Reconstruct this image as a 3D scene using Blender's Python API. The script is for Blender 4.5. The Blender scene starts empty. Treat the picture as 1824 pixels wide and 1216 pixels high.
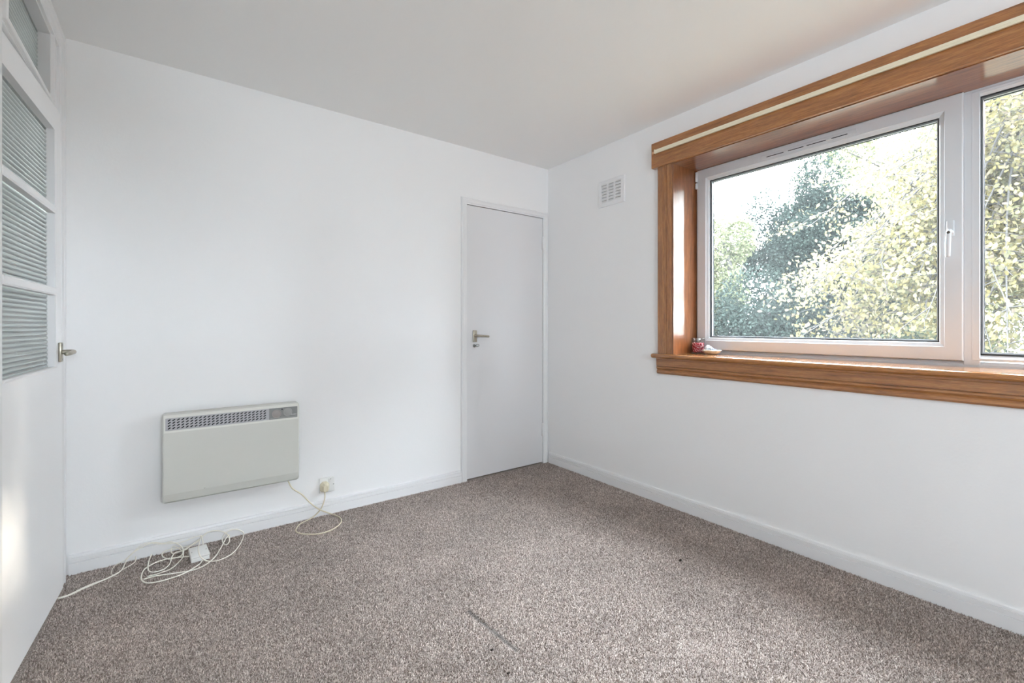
import bpy, bmesh, math, random
import numpy as np
from mathutils import Vector, Matrix, Euler

# ---------------------------------------------------------------- camera, world, sun, exposure
sc = bpy.context.scene
C = sc.collection
cam_d = bpy.data.cameras.new('camera'); cam = bpy.data.objects.new('camera', cam_d); C.objects.link(cam)
cam.location = (0, 0, 1.113)
cam.rotation_euler = (math.radians(90), 0, -math.atan2(.596, .803))
cam_d.sensor_width = 36; cam_d.lens = 36*807/1824
cam_d.shift_y = -27/1824; cam_d.clip_start = .02; cam_d.clip_end = 500
sc.camera = cam

SKY = 42.0
SUN = 26.0
EXPOSURE = 0.12
w = bpy.data.worlds.new('overcast_sky'); sc.world = w; w.use_nodes = True
bg = w.node_tree.nodes['Background']
bg.inputs['Color'].default_value = (.85, .95, 1.03, 1); bg.inputs['Strength'].default_value = SKY
sl = bpy.data.lights.new('sun', 'SUN'); sun = bpy.data.objects.new('sun', sl); C.objects.link(sun)
sl.energy = SUN; sl.angle = math.radians(1.5); sl.color = (1, .90, .74)
sun.rotation_euler = Vector((-3.1, .67, -1.05)).to_track_quat('-Z', 'Y').to_euler()
# daylight portal in the window opening (sampling aid for the sky, adds no light of its own)
pl = bpy.data.lights.new('window_portal', 'AREA'); po = bpy.data.objects.new('window_portal', pl); C.objects.link(po)
pl.shape = 'RECTANGLE'; pl.size = 2.35; pl.size_y = 1.2; pl.cycles.is_portal = True
po.location = (2.76, .47, 1.53); po.rotation_euler = Vector((-1, 0, 0)).to_track_quat('-Z', 'Z').to_euler()
pl2 = bpy.data.lights.new('fill_window_portal', 'AREA'); po2 = bpy.data.objects.new('fill_window_portal', pl2); C.objects.link(po2)  # portal for the added fill window behind the viewer
pl2.shape = 'RECTANGLE'; pl2.size = .8; pl2.size_y = .7; pl2.cycles.is_portal = True
po2.location = (.40, -2.68, 1.6); po2.rotation_euler = Vector((0, 1, 0)).to_track_quat('-Z', 'Z').to_euler()
vs = sc.view_settings
sc.display_settings.display_device = 'sRGB'
vs.view_transform = 'Standard'; vs.look = 'None'; vs.gamma = 1; vs.use_curve_mapping = False
vs.exposure = EXPOSURE
sc.cycles.max_bounces = 14; sc.cycles.diffuse_bounces = 10; sc.cycles.transparent_max_bounces = 24
sc.cycles.caustics_refractive = False; sc.cycles.caustics_reflective = False
sc.cycles.use_denoising = True
sc.cycles.sample_clamp_indirect = 6

# ---------------------------------------------------------------- room dimensions (metres)
YA = 2.815      # back wall with the heater and the white door
XB = 2.457      # window wall
XC = -.404      # glazed partition wall
YF = -2.6       # wall behind the camera
H = 2.4
rnd = random.Random(7)

# ---------------------------------------------------------------- materials
def lin(c):
    return tuple(((v/255)/12.92 if v/255 <= .04045 else ((v/255+.055)/1.055)**2.4) for v in c)
def mat(name, rgb, rough=.5, metal=0, bump=0, bscale=60, var=0, vscale=5, spec=.5, coat=0, trans=0, ior=1.45, alpha=1):
    m = bpy.data.materials.new(name); m.use_nodes = True
    nt = m.node_tree; b = nt.nodes['Principled BSDF']
    b.inputs['Base Color'].default_value = (*rgb, 1); b.inputs['Roughness'].default_value = rough
    b.inputs['Metallic'].default_value = metal; b.inputs['Specular IOR Level'].default_value = spec
    b.inputs['Coat Weight'].default_value = coat; b.inputs['Coat Roughness'].default_value = .12
    b.inputs['Transmission Weight'].default_value = trans; b.inputs['IOR'].default_value = ior
    tc = nt.nodes.new('ShaderNodeTexCoord')
    if var:
        n = nt.nodes.new('ShaderNodeTexNoise'); n.inputs['Scale'].default_value = vscale; n.inputs['Detail'].default_value = 4
        nt.links.new(tc.outputs['Object'], n.inputs['Vector'])
        mx = nt.nodes.new('ShaderNodeMixRGB'); mx.blend_type = 'MULTIPLY'; mx.inputs[0].default_value = 1
        r = nt.nodes.new('ShaderNodeMapRange'); r.inputs['To Min'].default_value = 1-var; r.inputs['To Max'].default_value = 1+var*.4
        nt.links.new(n.outputs['Fac'], r.inputs['Value']); nt.links.new(r.outputs[0], mx.inputs[2])
        mx.inputs[1].default_value = (*rgb, 1); nt.links.new(mx.outputs[0], b.inputs['Base Color'])
    if bump:
        n = nt.nodes.new('ShaderNodeTexNoise'); n.inputs['Scale'].default_value = bscale; n.inputs['Detail'].default_value = 5
        nt.links.new(tc.outputs['Object'], n.inputs['Vector'])
        bp = nt.nodes.new('ShaderNodeBump'); bp.inputs['Strength'].default_value = bump; bp.inputs['Distance'].default_value = .004
        nt.links.new(n.outputs['Fac'], bp.inputs['Height']); nt.links.new(bp.outputs[0], b.inputs['Normal'])
    return m
def wood(name, stretch, c1, c2, c3, rough=.34, coat=1.0):
    m = mat(name, c1, rough, coat=coat); nt = m.node_tree; b = nt.nodes['Principled BSDF']
    tc = nt.nodes.new('ShaderNodeTexCoord'); mp = nt.nodes.new('ShaderNodeMapping'); mp.inputs['Scale'].default_value = stretch
    nt.links.new(tc.outputs['Object'], mp.inputs['Vector'])
    n1 = nt.nodes.new('ShaderNodeTexNoise'); n1.inputs['Scale'].default_value = 9; n1.inputs['Detail'].default_value = 8; n1.inputs['Roughness'].default_value = .65
    n2 = nt.nodes.new('ShaderNodeTexNoise'); n2.inputs['Scale'].default_value = 60; n2.inputs['Detail'].default_value = 5
    n1.inputs['Distortion'].default_value = .5
    for n in (n1, n2): nt.links.new(mp.outputs[0], n.inputs['Vector'])
    cr = nt.nodes.new('ShaderNodeValToRGB'); e = cr.color_ramp.elements
    e[0].position = .3; e[0].color = (*c2, 1); e[1].position = .72; e[1].color = (*c3, 1)
    el = e.new(.5); el.color = (*c1, 1)
    nt.links.new(n1.outputs['Fac'], cr.inputs[0])
    mx = nt.nodes.new('ShaderNodeMixRGB'); mx.blend_type = 'MULTIPLY'; mx.inputs[0].default_value = .55
    r = nt.nodes.new('ShaderNodeMapRange'); r.inputs['From Min'].default_value = .35; r.inputs['From Max'].default_value = .6
    r.inputs['To Min'].default_value = .55; r.inputs['To Max'].default_value = 1.1
    nt.links.new(n2.outputs['Fac'], r.inputs['Value']); nt.links.new(cr.outputs[0], mx.inputs[1]); nt.links.new(r.outputs[0], mx.inputs[2])
    nt.links.new(mx.outputs[0], b.inputs['Base Color'])
    bp = nt.nodes.new('ShaderNodeBump'); bp.inputs['Strength'].default_value = .12; bp.inputs['Distance'].default_value = .001
    nt.links.new(n2.outputs['Fac'], bp.inputs['Height']); nt.links.new(bp.outputs[0], b.inputs['Normal'])
    return m
M = {}
M['wall'] = mat('matt_white_emulsion', (.90, .90, .905), .85, bump=.10, bscale=90, spec=.25)
M['ceiling'] = mat('ceiling_white', (.90, .90, .895), .9, bump=.06, bscale=60, spec=.2)
M['gloss'] = mat('white_gloss_paint', (.84, .84, .85), .32, bump=.03, bscale=25)
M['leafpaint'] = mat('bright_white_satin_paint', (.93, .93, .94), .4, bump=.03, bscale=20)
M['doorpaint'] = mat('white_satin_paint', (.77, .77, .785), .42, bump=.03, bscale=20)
M['pvc'] = mat('white_upvc', (.68, .715, .75), .28, bump=.01, bscale=20)
M['seal'] = mat('black_rubber', (.02, .022, .025), .5)
M['spacer'] = mat('spacer_bar', (.45, .47, .5), .35, metal=.6)
oc = lin((156, 102, 54)), lin((122, 76, 38)), lin((180, 124, 70))
M['wood_y'] = wood('varnished_hardwood_long', (9, .55, 9), *oc)
M['wood_z'] = wood('varnished_hardwood_upright', (9, 9, .55), *oc)
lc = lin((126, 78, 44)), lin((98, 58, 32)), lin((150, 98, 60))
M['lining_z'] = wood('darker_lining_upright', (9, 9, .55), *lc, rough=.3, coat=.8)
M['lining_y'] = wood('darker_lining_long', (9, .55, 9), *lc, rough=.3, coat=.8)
M['wood_sill'] = wood('varnished_hardwood_sill', (9, .55, 9), *oc, rough=.2, coat=1.0)
M['metal'] = mat('aged_satin_nickel', (.50, .46, .38), .33, metal=1, var=.3, vscale=60)
M['lock'] = mat('tarnished_lock', (.08, .07, .055), .4, metal=.6)
M['steel'] = mat('dull_steel', (.35, .35, .34), .35, metal=1)
M['heater'] = mat('cream_grey_enamel', lin((206, 206, 200)), .38, bump=.01, bscale=40)
M['heater_rim'] = mat('pale_enamel_rim', lin((222, 222, 216)), .38)
M['grille'] = mat('grey_grille', lin((176, 176, 180)), .5)
M['dark'] = mat('dark_void', (.012, .012, .015), .8)
M['panel'] = mat('smoked_cover', lin((134, 136, 136)), .22)
M['dial'] = mat('dial_grey', lin((150, 151, 149)), .4)
M['dialred'] = mat('dial_pinkish', lin((150, 144, 141)), .4)
M['print'] = mat('white_print', (.8, .8, .8), .5)
M['cream'] = mat('cream_plastic', lin((222, 214, 190)), .4)
M['flex'] = mat('cream_flex', lin((226, 217, 194)), .45)
M['cable'] = mat('off_white_cable', lin((244, 240, 230)), .42)
M['socket'] = mat('white_plastic', lin((236, 236, 234)), .35)
M['track'] = mat('cream_track', lin((236, 228, 204)), .35)
M['brass'] = mat('copper_screw', (.75, .45, .25), .35, metal=1)
M['ceramic'] = mat('pearly_shell', lin((214, 206, 190)), .35, var=.25, vscale=60)
M['paper'] = mat('white_tissue', lin((226, 232, 238)), .6)
M['cotton'] = mat('grey_paper', lin((178, 188, 205)), .6)
M['bead_red'] = mat('red_beads', lin((196, 40, 66)), .35)
M['bead_pink'] = mat('pink_beads', lin((238, 190, 196)), .35)
M['lint'] = mat('dark_lint', (.03, .022, .018), .9)
M['hall'] = mat('hall_paint', (.70, .72, .71), .8)
M['hallfloor'] = mat('hall_carpet', (.28, .27, .26), .9, var=.3, vscale=80)

def carpet():
    m = bpy.data.materials.new('taupe_twist_carpet'); m.use_nodes = True
    nt = m.node_tree; b = nt.nodes['Principled BSDF']; L = nt.links
    b.inputs['Roughness'].default_value = .95; b.inputs['Specular IOR Level'].default_value = .12
    b.inputs['Sheen Weight'].default_value = .25; b.inputs['Sheen Roughness'].default_value = .5
    tc = nt.nodes.new('ShaderNodeTexCoord')
    def noise(s, d=3, r=.6):
        n = nt.nodes.new('ShaderNodeTexNoise'); n.inputs['Scale'].default_value = s; n.inputs['Detail'].default_value = d
        n.inputs['Roughness'].default_value = r; L.new(tc.outputs['Object'], n.inputs['Vector']); return n
    f = noise(190, 3, .75); g = noise(3.2, 4, .6); k = noise(55, 2)
    cr = nt.nodes.new('ShaderNodeValToRGB'); e = cr.color_ramp.elements
    e[0].position = .36; e[0].color = (*lin((112, 97, 88)), 1)
    e[1].position = .64; e[1].color = (*lin((230, 219, 212)), 1)
    el = e.new(.5); el.color = (*lin((172, 158, 150)), 1)
    L.new(f.outputs['Fac'], cr.inputs[0])
    r = nt.nodes.new('ShaderNodeMapRange'); r.inputs['From Min'].default_value = .35; r.inputs['From Max'].default_value = .65
    r.inputs['To Min'].default_value = .88; r.inputs['To Max'].default_value = 1.1; L.new(g.outputs['Fac'], r.inputs['Value'])
    r2 = nt.nodes.new('ShaderNodeMapRange'); r2.inputs['From Min'].default_value = .35; r2.inputs['From Max'].default_value = .65
    r2.inputs['To Min'].default_value = .9; r2.inputs['To Max'].default_value = 1.08; L.new(k.outputs['Fac'], r2.inputs['Value'])
    mu = nt.nodes.new('ShaderNodeMath'); mu.operation = 'MULTIPLY'; L.new(r.outputs[0], mu.inputs[0]); L.new(r2.outputs[0], mu.inputs[1])
    # the pressed crease left in the pile: distance to a short slanted segment
    a0 = Vector((.917, 1.526, 0)); b0 = Vector((.939, 1.235, 0)); d = (b0-a0); ln = d.length; d.normalize(); nrm = Vector((-d.y, d.x, 0))
    def dot(v, off):
        s = nt.nodes.new('ShaderNodeVectorMath'); s.operation = 'SUBTRACT'; L.new(tc.outputs['Object'], s.inputs[0]); s.inputs[1].default_value = off
        q = nt.nodes.new('ShaderNodeVectorMath'); q.operation = 'DOT_PRODUCT'; L.new(s.outputs[0], q.inputs[0]); q.inputs[1].default_value = v
        return q.outputs['Value']
    def mth(op, x, y=None):
        q = nt.nodes.new('ShaderNodeMath'); q.operation = op
        for i, v in enumerate((x, y)):
            if v is None: continue
            if isinstance(v, (int, float)): q.inputs[i].default_value = v
            else: L.new(v, q.inputs[i])
        return q.outputs[0]
    u = dot(d, a0); v = dot(nrm, a0)
    inside = mth('MULTIPLY', mth('GREATER_THAN', u, 0), mth('LESS_THAN', u, ln))
    across = mth('SUBTRACT', 1, mth('MINIMUM', mth('DIVIDE', mth('ABSOLUTE', mth('ADD', v, mth('MULTIPLY', mth('SUBTRACT', f.outputs['Fac'], .5), .02))), .015), 1))
    crease = mth('MULTIPLY', inside, across)
    mu2 = mth('MULTIPLY', mu.outputs[0], mth('SUBTRACT', 1, mth('MULTIPLY', crease, .75)))
    mx = nt.nodes.new('ShaderNodeMixRGB'); mx.blend_type = 'MULTIPLY'; mx.inputs[0].default_value = 1
    L.new(cr.outputs[0], mx.inputs[1]); L.new(mu2, mx.inputs[2]); L.new(mx.outputs[0], b.inputs['Base Color'])
    bp = nt.nodes.new('ShaderNodeBump'); bp.inputs['Strength'].default_value = .9; bp.inputs['Distance'].default_value = .006
    hgt = mth('SUBTRACT', f.outputs['Fac'], mth('MULTIPLY', crease, .8))
    L.new(hgt, bp.inputs['Height']); L.new(bp.outputs[0], b.inputs['Normal'])
    return m
M['carpet'] = carpet()

def thin_glass(name, dust=.0, tint=(1, 1, 1)):
    """window glass: fresnel reflection over clear transparency, plus a film of dust that scatters light"""
    m = bpy.data.materials.new(name); m.use_nodes = True; nt = m.node_tree; L = nt.links
    for n in list(nt.nodes):
        if n.type != 'OUTPUT_MATERIAL': nt.nodes.remove(n)
    out = [n for n in nt.nodes if n.type == 'OUTPUT_MATERIAL'][0]
    t = nt.nodes.new('ShaderNodeBsdfTransparent'); t.inputs[0].default_value = (*tint, 1)
    g = nt.nodes.new('ShaderNodeBsdfGlossy'); g.inputs['Roughness'].default_value = .0
    lw = nt.nodes.new('ShaderNodeLayerWeight'); lw.inputs['Blend'].default_value = .5
    pw = nt.nodes.new('ShaderNodeMath'); pw.operation = 'POWER'; pw.inputs[1].default_value = 5; L.new(lw.outputs['Facing'], pw.inputs[0])
    fr = nt.nodes.new('ShaderNodeMapRange'); fr.inputs['To Min'].default_value = .04; fr.inputs['To Max'].default_value = .9; L.new(pw.outputs[0], fr.inputs['Value'])
    mx = nt.nodes.new('ShaderNodeMixShader'); L.new(fr.outputs[0], mx.inputs[0]); L.new(t.outputs[0], mx.inputs[1]); L.new(g.outputs[0], mx.inputs[2])
    last = mx
    if dust:
        tr = nt.nodes.new('ShaderNodeBsdfTranslucent'); tr.inputs[0].default_value = (.9, .93, .95, 1)
        tc = nt.nodes.new('ShaderNodeTexCoord'); n = nt.nodes.new('ShaderNodeTexNoise'); n.inputs['Scale'].default_value = 2.2; n.inputs['Detail'].default_value = 7
        L.new(tc.outputs['Object'], n.inputs['Vector'])
        r = nt.nodes.new('ShaderNodeMapRange'); r.inputs['From Min'].default_value = .3; r.inputs['From Max'].default_value = .7
        r.inputs['To Min'].default_value = dust*.6; r.inputs['To Max'].default_value = dust*1.4; L.new(n.outputs['Fac'], r.inputs['Value'])
        m2 = nt.nodes.new('ShaderNodeMixShader'); L.new(r.outputs[0], m2.inputs[0]); L.new(mx.outputs[0], m2.inputs[1]); L.new(tr.outputs[0], m2.inputs[2]); last = m2
    L.new(last.outputs[0], out.inputs['Surface'])
    return m
M['glass'] = thin_glass('window_glass', .0065)
M['jarglass'] = thin_glass('jar_glass', .0, (.95, .96, .96))
def reeded():
    m = mat('reeded_obscure_glass', (.80, .86, .85), .12, trans=.72, ior=1.35)
    return m
M['reeded'] = reeded()

def leafmat(name, cols, trans=.5, tcol=1.15):
    m = bpy.data.materials.new(name); m.use_nodes = True; nt = m.node_tree; L = nt.links
    for n in list(nt.nodes):
        if n.type != 'OUTPUT_MATERIAL': nt.nodes.remove(n)
    out = [n for n in nt.nodes if n.type == 'OUTPUT_MATERIAL'][0]
    gi = nt.nodes.new('ShaderNodeNewGeometry')
    cr = nt.nodes.new('ShaderNodeValToRGB'); e = cr.color_ramp.elements
    e[0].color = (*cols[0], 1); e[1].color = (*cols[-1], 1)
    for i, c in enumerate(cols[1:-1]): el = e.new((i+1)/(len(cols)-1)); el.color = (*c, 1)
    L.new(gi.outputs['Random Per Island'], cr.inputs[0])
    d = nt.nodes.new('ShaderNodeBsdfDiffuse'); t = nt.nodes.new('ShaderNodeBsdfTranslucent')
    L.new(cr.outputs[0], d.inputs[0]); L.new(cr.outputs[0], t.inputs[0])
    mx = nt.nodes.new('ShaderNodeMixShader'); mx.inputs[0].default_value = trans
    L.new(d.outputs[0], mx.inputs[1]); L.new(t.outputs[0], mx.inputs[2]); L.new(mx.outputs[0], out.inputs['Surface'])
    return m
def dim(c, k): return tuple(v*k*.40 for v in c)
M['leaf_yellow'] = leafmat('yellow_autumn_leaf', [dim(lin((222, 208, 148)), .34), dim(lin((246, 230, 160)), .43), dim(lin((252, 240, 190)), .50), dim(lin((205, 206, 160)), .34), dim(lin((226, 206, 186)), .40)], .55)
M['leaf_dark'] = leafmat('dark_evergreen_leaf', [(.009, .013, .0115), (.018, .025, .0215), (.029, .038, .033)], .2)
M['leaf_pale'] = leafmat('pale_green_leaf', [dim(lin((190, 205, 150)), .34), dim(lin((225, 228, 180)), .46), dim(lin((200, 210, 170)), .38)], .5)
M['leaf_hedge'] = leafmat('hedge_leaf', [(.011, .016, .0125), (.022, .029, .020), (.04, .046, .029)], .3)
M['bark'] = mat('grey_bark', (.028, .026, .024), .9, bump=.5, bscale=30)
M['ground'] = mat('rough_lawn', (.06, .06, .045), .95, var=.5, vscale=3)
M['reflector'] = mat('pale_bounce_slab', (.62, .62, .61), .9, var=.15, vscale=2)  # pale tone chosen to bounce daylight up through the added rear window

# ---------------------------------------------------------------- helpers
def props(o, label=None, cat=None, group=None, kind=None):
    if label: o['label'] = label
    if cat: o['category'] = cat
    if group: o['group'] = group
    if kind: o['kind'] = kind
    return o
def empty(name, loc=(0, 0, 0), label=None, cat=None, group=None, kind=None):
    o = bpy.data.objects.new(name, None); C.objects.link(o); o.location = loc; o.empty_display_size = .1
    return props(o, label, cat, group, kind)
def link_mesh(name, me, m, parent=None, smooth=False):
    ms = m if isinstance(m, (list, tuple)) else [m]
    for x in ms: me.materials.append(x)
    if smooth: me.polygons.foreach_set('use_smooth', [True]*len(me.polygons))
    o = bpy.data.objects.new(name, me); C.objects.link(o)
    if parent is not None:
        p = parent; off = Vector((0, 0, 0))
        while p is not None: off += p.location; p = p.parent
        o.parent = parent
        me.transform(Matrix.Translation(-off))
    return o
def obj(name, bm, m, parent=None, smooth=False):
    """link a bmesh given in world coordinates; its mesh is moved into the parent's frame"""
    bmesh.ops.recalc_face_normals(bm, faces=bm.faces)
    me = bpy.data.meshes.new(name); bm.to_mesh(me); bm.free()
    return link_mesh(name, me, m, parent, smooth)
def sub_empty_free(o): return o
def nb(): return bmesh.new()
def box(bm, a, b, bev=0, seg=2, mi=0):
    x0, x1 = sorted((a[0], b[0])); y0, y1 = sorted((a[1], b[1])); z0, z1 = sorted((a[2], b[2]))
    t = bmesh.new()
    bmesh.ops.create_cube(t, size=1, matrix=Matrix.Translation(((x0+x1)/2, (y0+y1)/2, (z0+z1)/2)) @ Matrix.Diagonal((x1-x0, y1-y0, z1-z0, 1)))
    if bev: bmesh.ops.bevel(t, geom=list(t.edges), offset=bev, segments=seg, affect='EDGES', profile=.5)
    for f in t.faces: f.material_index = mi
    me = bpy.data.meshes.new('tmp'); t.to_mesh(me); t.free(); bm.from_mesh(me); bpy.data.meshes.remove(me)
    return bm
def fillet(pts, sub=6):
    """Catmull-Rom through the points"""
    P_ = [Vector(p) for p in pts]; out = []
    for i in range(len(P_)-1):
        p0 = P_[max(i-1, 0)]; p1 = P_[i]; p2 = P_[i+1]; p3 = P_[min(i+2, len(P_)-1)]
        for k in range(sub):
            t = k/sub; t2 = t*t; t3 = t2*t
            out.append(.5*((2*p1)+(-p0+p2)*t+(2*p0-5*p1+4*p2-p3)*t2+(-p0+3*p1-3*p2+p3)*t3))
    out.append(P_[-1]); return out
def tube(bm, pts, r, n=8, cap=True):
    prev = None; up = Vector((0, 0, 1)); N = len(pts); rings = []
    rr = r if callable(r) else (lambda t: r)
    nrm = None
    for i, p in enumerate(pts):
        p = Vector(p)
        d = (Vector(pts[min(i+1, N-1)])-Vector(pts[max(i-1, 0)]))
        if d.length < 1e-9: d = Vector((0, 0, 1))
        d.normalize()
        if nrm is None:
            nrm = d.cross(up if abs(d.z) < .9 else Vector((1, 0, 0))).normalized()
        else:
            nrm = (nrm-d*nrm.dot(d)).normalized()
        b2 = d.cross(nrm); R = rr(i/(N-1))
        rings.append([bm.verts.new(p+R*(math.cos(2*math.pi*k/n)*nrm+math.sin(2*math.pi*k/n)*b2)) for k in range(n)])
    for a, b in zip(rings, rings[1:]):
        for k in range(n): bm.faces.new((a[k], a[(k+1) % n], b[(k+1) % n], b[k]))
    if cap:
        bm.faces.new(rings[0][::-1]); bm.faces.new(rings[-1])
    return bm
def lathe(bm, prof, org=(0, 0, 0), axis='Z', n=24):
    """prof: list of (radius, height) along the axis"""
    o = Vector(org); ax = {'X': (Vector((0, 1, 0)), Vector((0, 0, 1)), Vector((1, 0, 0))), 'Y': (Vector((0, 0, 1)), Vector((1, 0, 0)), Vector((0, 1, 0))), 'Z': (Vector((1, 0, 0)), Vector((0, 1, 0)), Vector((0, 0, 1)))}[axis]
    rings = []
    for r, h in prof:
        if r < 1e-6: rings.append([bm.verts.new(o+ax[2]*h)]); continue
        rings.append([bm.verts.new(o+ax[2]*h+r*(math.cos(2*math.pi*k/n)*ax[0]+math.sin(2*math.pi*k/n)*ax[1])) for k in range(n)])
    for a, b in zip(rings, rings[1:]):
        for k in range(n):
            k2 = (k+1) % n
            if len(a) == 1 and len(b) == 1: continue
            if len(a) == 1: bm.faces.new((a[0], b[k2], b[k]))
            elif len(b) == 1: bm.faces.new((a[k], a[k2], b[0]))
            else: bm.faces.new((a[k], a[k2], b[k2], b[k]))
    return bm
def prism(bm, prof, fmap, t0, t1):
    """extrude a closed profile of (u,v) from t0 to t1; fmap(u,v,t) -> world point"""
    A = [bm.verts.new(fmap(u, v, t0)) for u, v in prof]; B = [bm.verts.new(fmap(u, v, t1)) for u, v in prof]
    n = len(prof)
    for i in range(n): bm.faces.new((A[i], A[(i+1) % n], B[(i+1) % n], B[i]))
    bm.faces.new(A[::-1]); bm.faces.new(B)
    return bm
def sweep_frame(bm, rect, prof, fmap, open_bottom=False):
    """mitred frame: rect (u0,u1,v0,v1), prof closed list of (inset, height); fmap(u,v,w) -> world"""
    u0, u1, v0, v1 = rect; loops = []
    for d, wv in prof:
        vb = v0 if open_bottom else v0+d
        loops.append([bm.verts.new(fmap(*c, wv)) for c in ((u0+d, vb), (u0+d, v1-d), (u1-d, v1-d), (u1-d, vb))])
    n = len(loops)
    for i in range(n):
        a, b = loops[i], loops[(i+1) % n]
        for k in range(3 if open_bottom else 4):
            k2 = (k+1) % 4
            bm.faces.new((a[k], a[k2], b[k2], b[k]))
    if open_bottom:
        bm.faces.new([l[0] for l in loops]); bm.faces.new([l[3] for l in loops][::-1])
    return bm
mapA = lambda u, v, w_: (u, YA-w_, v)      # u = x, v = z, w = out of the back wall
mapB = lambda u, v, w_: (XB-w_, u, v)      # u = y
mapC = lambda u, v, w_: (XC+w_, u, v)

# ---------------------------------------------------------------- room shell
WY0, WY1, WZ0, WZ1 = -.66, 1.637, .915, 2.118      # window opening in the right wall
bm = nb()
box(bm, (XB, YF-.1, -.2), (XB+.34, YA+.2, WZ0)); box(bm, (XB, YF-.1, WZ1), (XB+.34, YA+.2, H+.1))
box(bm, (XB, WY1+.014, WZ0), (XB+.34, YA+.2, WZ1)); box(bm, (XB, YF-.1, WZ0), (XB+.34, WY0-.014, WZ1))
props(obj('wall_right', bm, M['wall']), 'white painted wall holding the wide window', kind='structure')
DX0, DX1, DZ1 = 1.679, 2.400, 1.992                # cupboard door opening in the back wall
bm = nb()
box(bm, (XC-.1, YA, -.2), (DX0, YA+.1, H+.1)); box(bm, (DX1, YA, -.2), (XB+.05, YA+.1, H+.1)); box(bm, (DX0, YA, DZ1), (DX1, YA+.1, H+.1))
box(bm, (XC-.1, YA+.1, -.2), (XB+.05, YA+.2, H+.1))
props(obj('wall_back', bm, M['wall']), 'white painted wall behind the panel heater', kind='structure')
PY0, PY1, PZ1 = 1.865, 2.690, 2.315                # doorway + fanlight opening in the left wall
bm = nb()
box(bm, (XC-.12, YF-.1, -.2), (XC, PY0, H+.1)); box(bm, (XC-.12, PY1, -.2), (XC, YA+.05, H+.1)); box(bm, (XC-.12, PY0, PZ1), (XC, PY1, H+.1))
props(obj('wall_left', bm, M['wall']), 'white painted wall beside the glazed door', kind='structure')
bm = nb(); box(bm, (XC-.1, YF-.1, -.2), (0, YF, H+.1)); box(bm, (.8, YF-.1, -.2), (XB+.1, YF, H+.1)); box(bm, (0, YF-.1, -.2), (.8, YF, 1.25)); box(bm, (0, YF-.1, 1.95), (.8, YF, H+.1))
props(obj('wall_front', bm, M['wall']), 'white painted wall behind the viewer', kind='structure')
bm = nb(); box(bm, (XC-.12, YF-.1, H), (XB+.05, YA+.1, H+.15))
props(obj('ceiling', bm, M['ceiling']), 'plain white painted ceiling', kind='structure')
bm = nb(); box(bm, (XC-.14, YF-.1, -.2), (XB+.05, YA+.1, 0))
fl = obj('floor', bm, M['carpet']); props(fl, 'taupe twist pile carpet with a pressed crease', kind='structure')

# carpet pile: tufts as real geometry, one object
def pile():
    rs = np.random.RandomState(3)
    xs = []; 
    # dense near the camera's view, all over the visible floor
    n = 460000
    x = rs.uniform(XC+.012, XB-.018, n); y = rs.uniform(.05, YA-.018, n)
    # keep what the camera can see (left of the view is behind the door)
    keep = (.596*x+.803*y > 1.36) & (y > .07*x) & ((x > -.4165+(y-1.9)*.048+.004) & (x > XC+.01) | (y > 2.67))
    x = x[keep]; y = y[keep]; n = len(x)
    # crease in the pile is left shorter
    a = np.array([.917, 1.526]); b = np.array([.939, 1.235]); d = b-a; L_ = np.linalg.norm(d); d /= L_
    u = (x-a[0])*d[0]+(y-a[1])*d[1]; v = np.abs(-(x-a[0])*d[1]+(y-a[1])*d[0])
    cre = (u > 0) & (u < L_) & (v < .004+.008*np.clip(u/L_, 0, 1))
    h = rs.uniform(.004, .0085, n); h[cre] *= .12
    r = rs.uniform(.0016, .0028, n); th = rs.uniform(0, 6.283, n)
    lx = rs.normal(0, .002, n); ly = rs.normal(0, .002, n)
    V = np.zeros((n, 4, 3), np.float32)
    for k in range(3):
        V[:, k, 0] = x+r*np.cos(th+k*2.094); V[:, k, 1] = y+r*np.sin(th+k*2.094); V[:, k, 2] = 0
    V[:, 3, 0] = x+lx; V[:, 3, 1] = y+ly; V[:, 3, 2] = h
    F = np.array([[0, 1, 3], [1, 2, 3], [2, 0, 3]])[None]+(np.arange(n)*4)[:, None, None]
    return V.reshape(-1, 3), F.reshape(-1, 3)
def np_mesh(name, V, F):
    me = bpy.data.meshes.new(name); k = F.shape[1]
    me.vertices.add(len(V)); me.vertices.foreach_set('co', V.astype(np.float32).ravel())
    me.loops.add(F.size); me.loops.foreach_set('vertex_index', F.astype(np.int32).ravel())
    me.polygons.add(len(F)); me.polygons.foreach_set('loop_start', np.arange(0, F.size, k, dtype=np.int32))
    me.update(calc_edges=True); return me
def pilemat():
    m = M['carpet'].copy(); m.name = 'taupe_carpet_tuft'; nt = m.node_tree; L = nt.links
    b = nt.nodes['Principled BSDF']
    g = nt.nodes.new('ShaderNodeNewGeometry'); cr = nt.nodes.new('ShaderNodeValToRGB'); e = cr.color_ramp.elements
    e[0].position = 0; e[0].color = (*lin((116, 101, 92)), 1); e[1].position = 1; e[1].color = (*lin((240, 228, 221)), 1)
    el = e.new(.55); el.color = (*lin((174, 160, 152)), 1)
    L.new(g.outputs['Random Per Island'], cr.inputs[0])
    src = b.inputs['Base Color'].links[0].from_node
    L.new(cr.outputs[0], src.inputs[1])
    L.remove(b.inputs['Normal'].links[0])
    return m
V, F = pile()
pi = link_mesh('carpet_pile', np_mesh('carpet_pile', V, F), pilemat(), fl); props(pi, kind='stuff')

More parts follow.
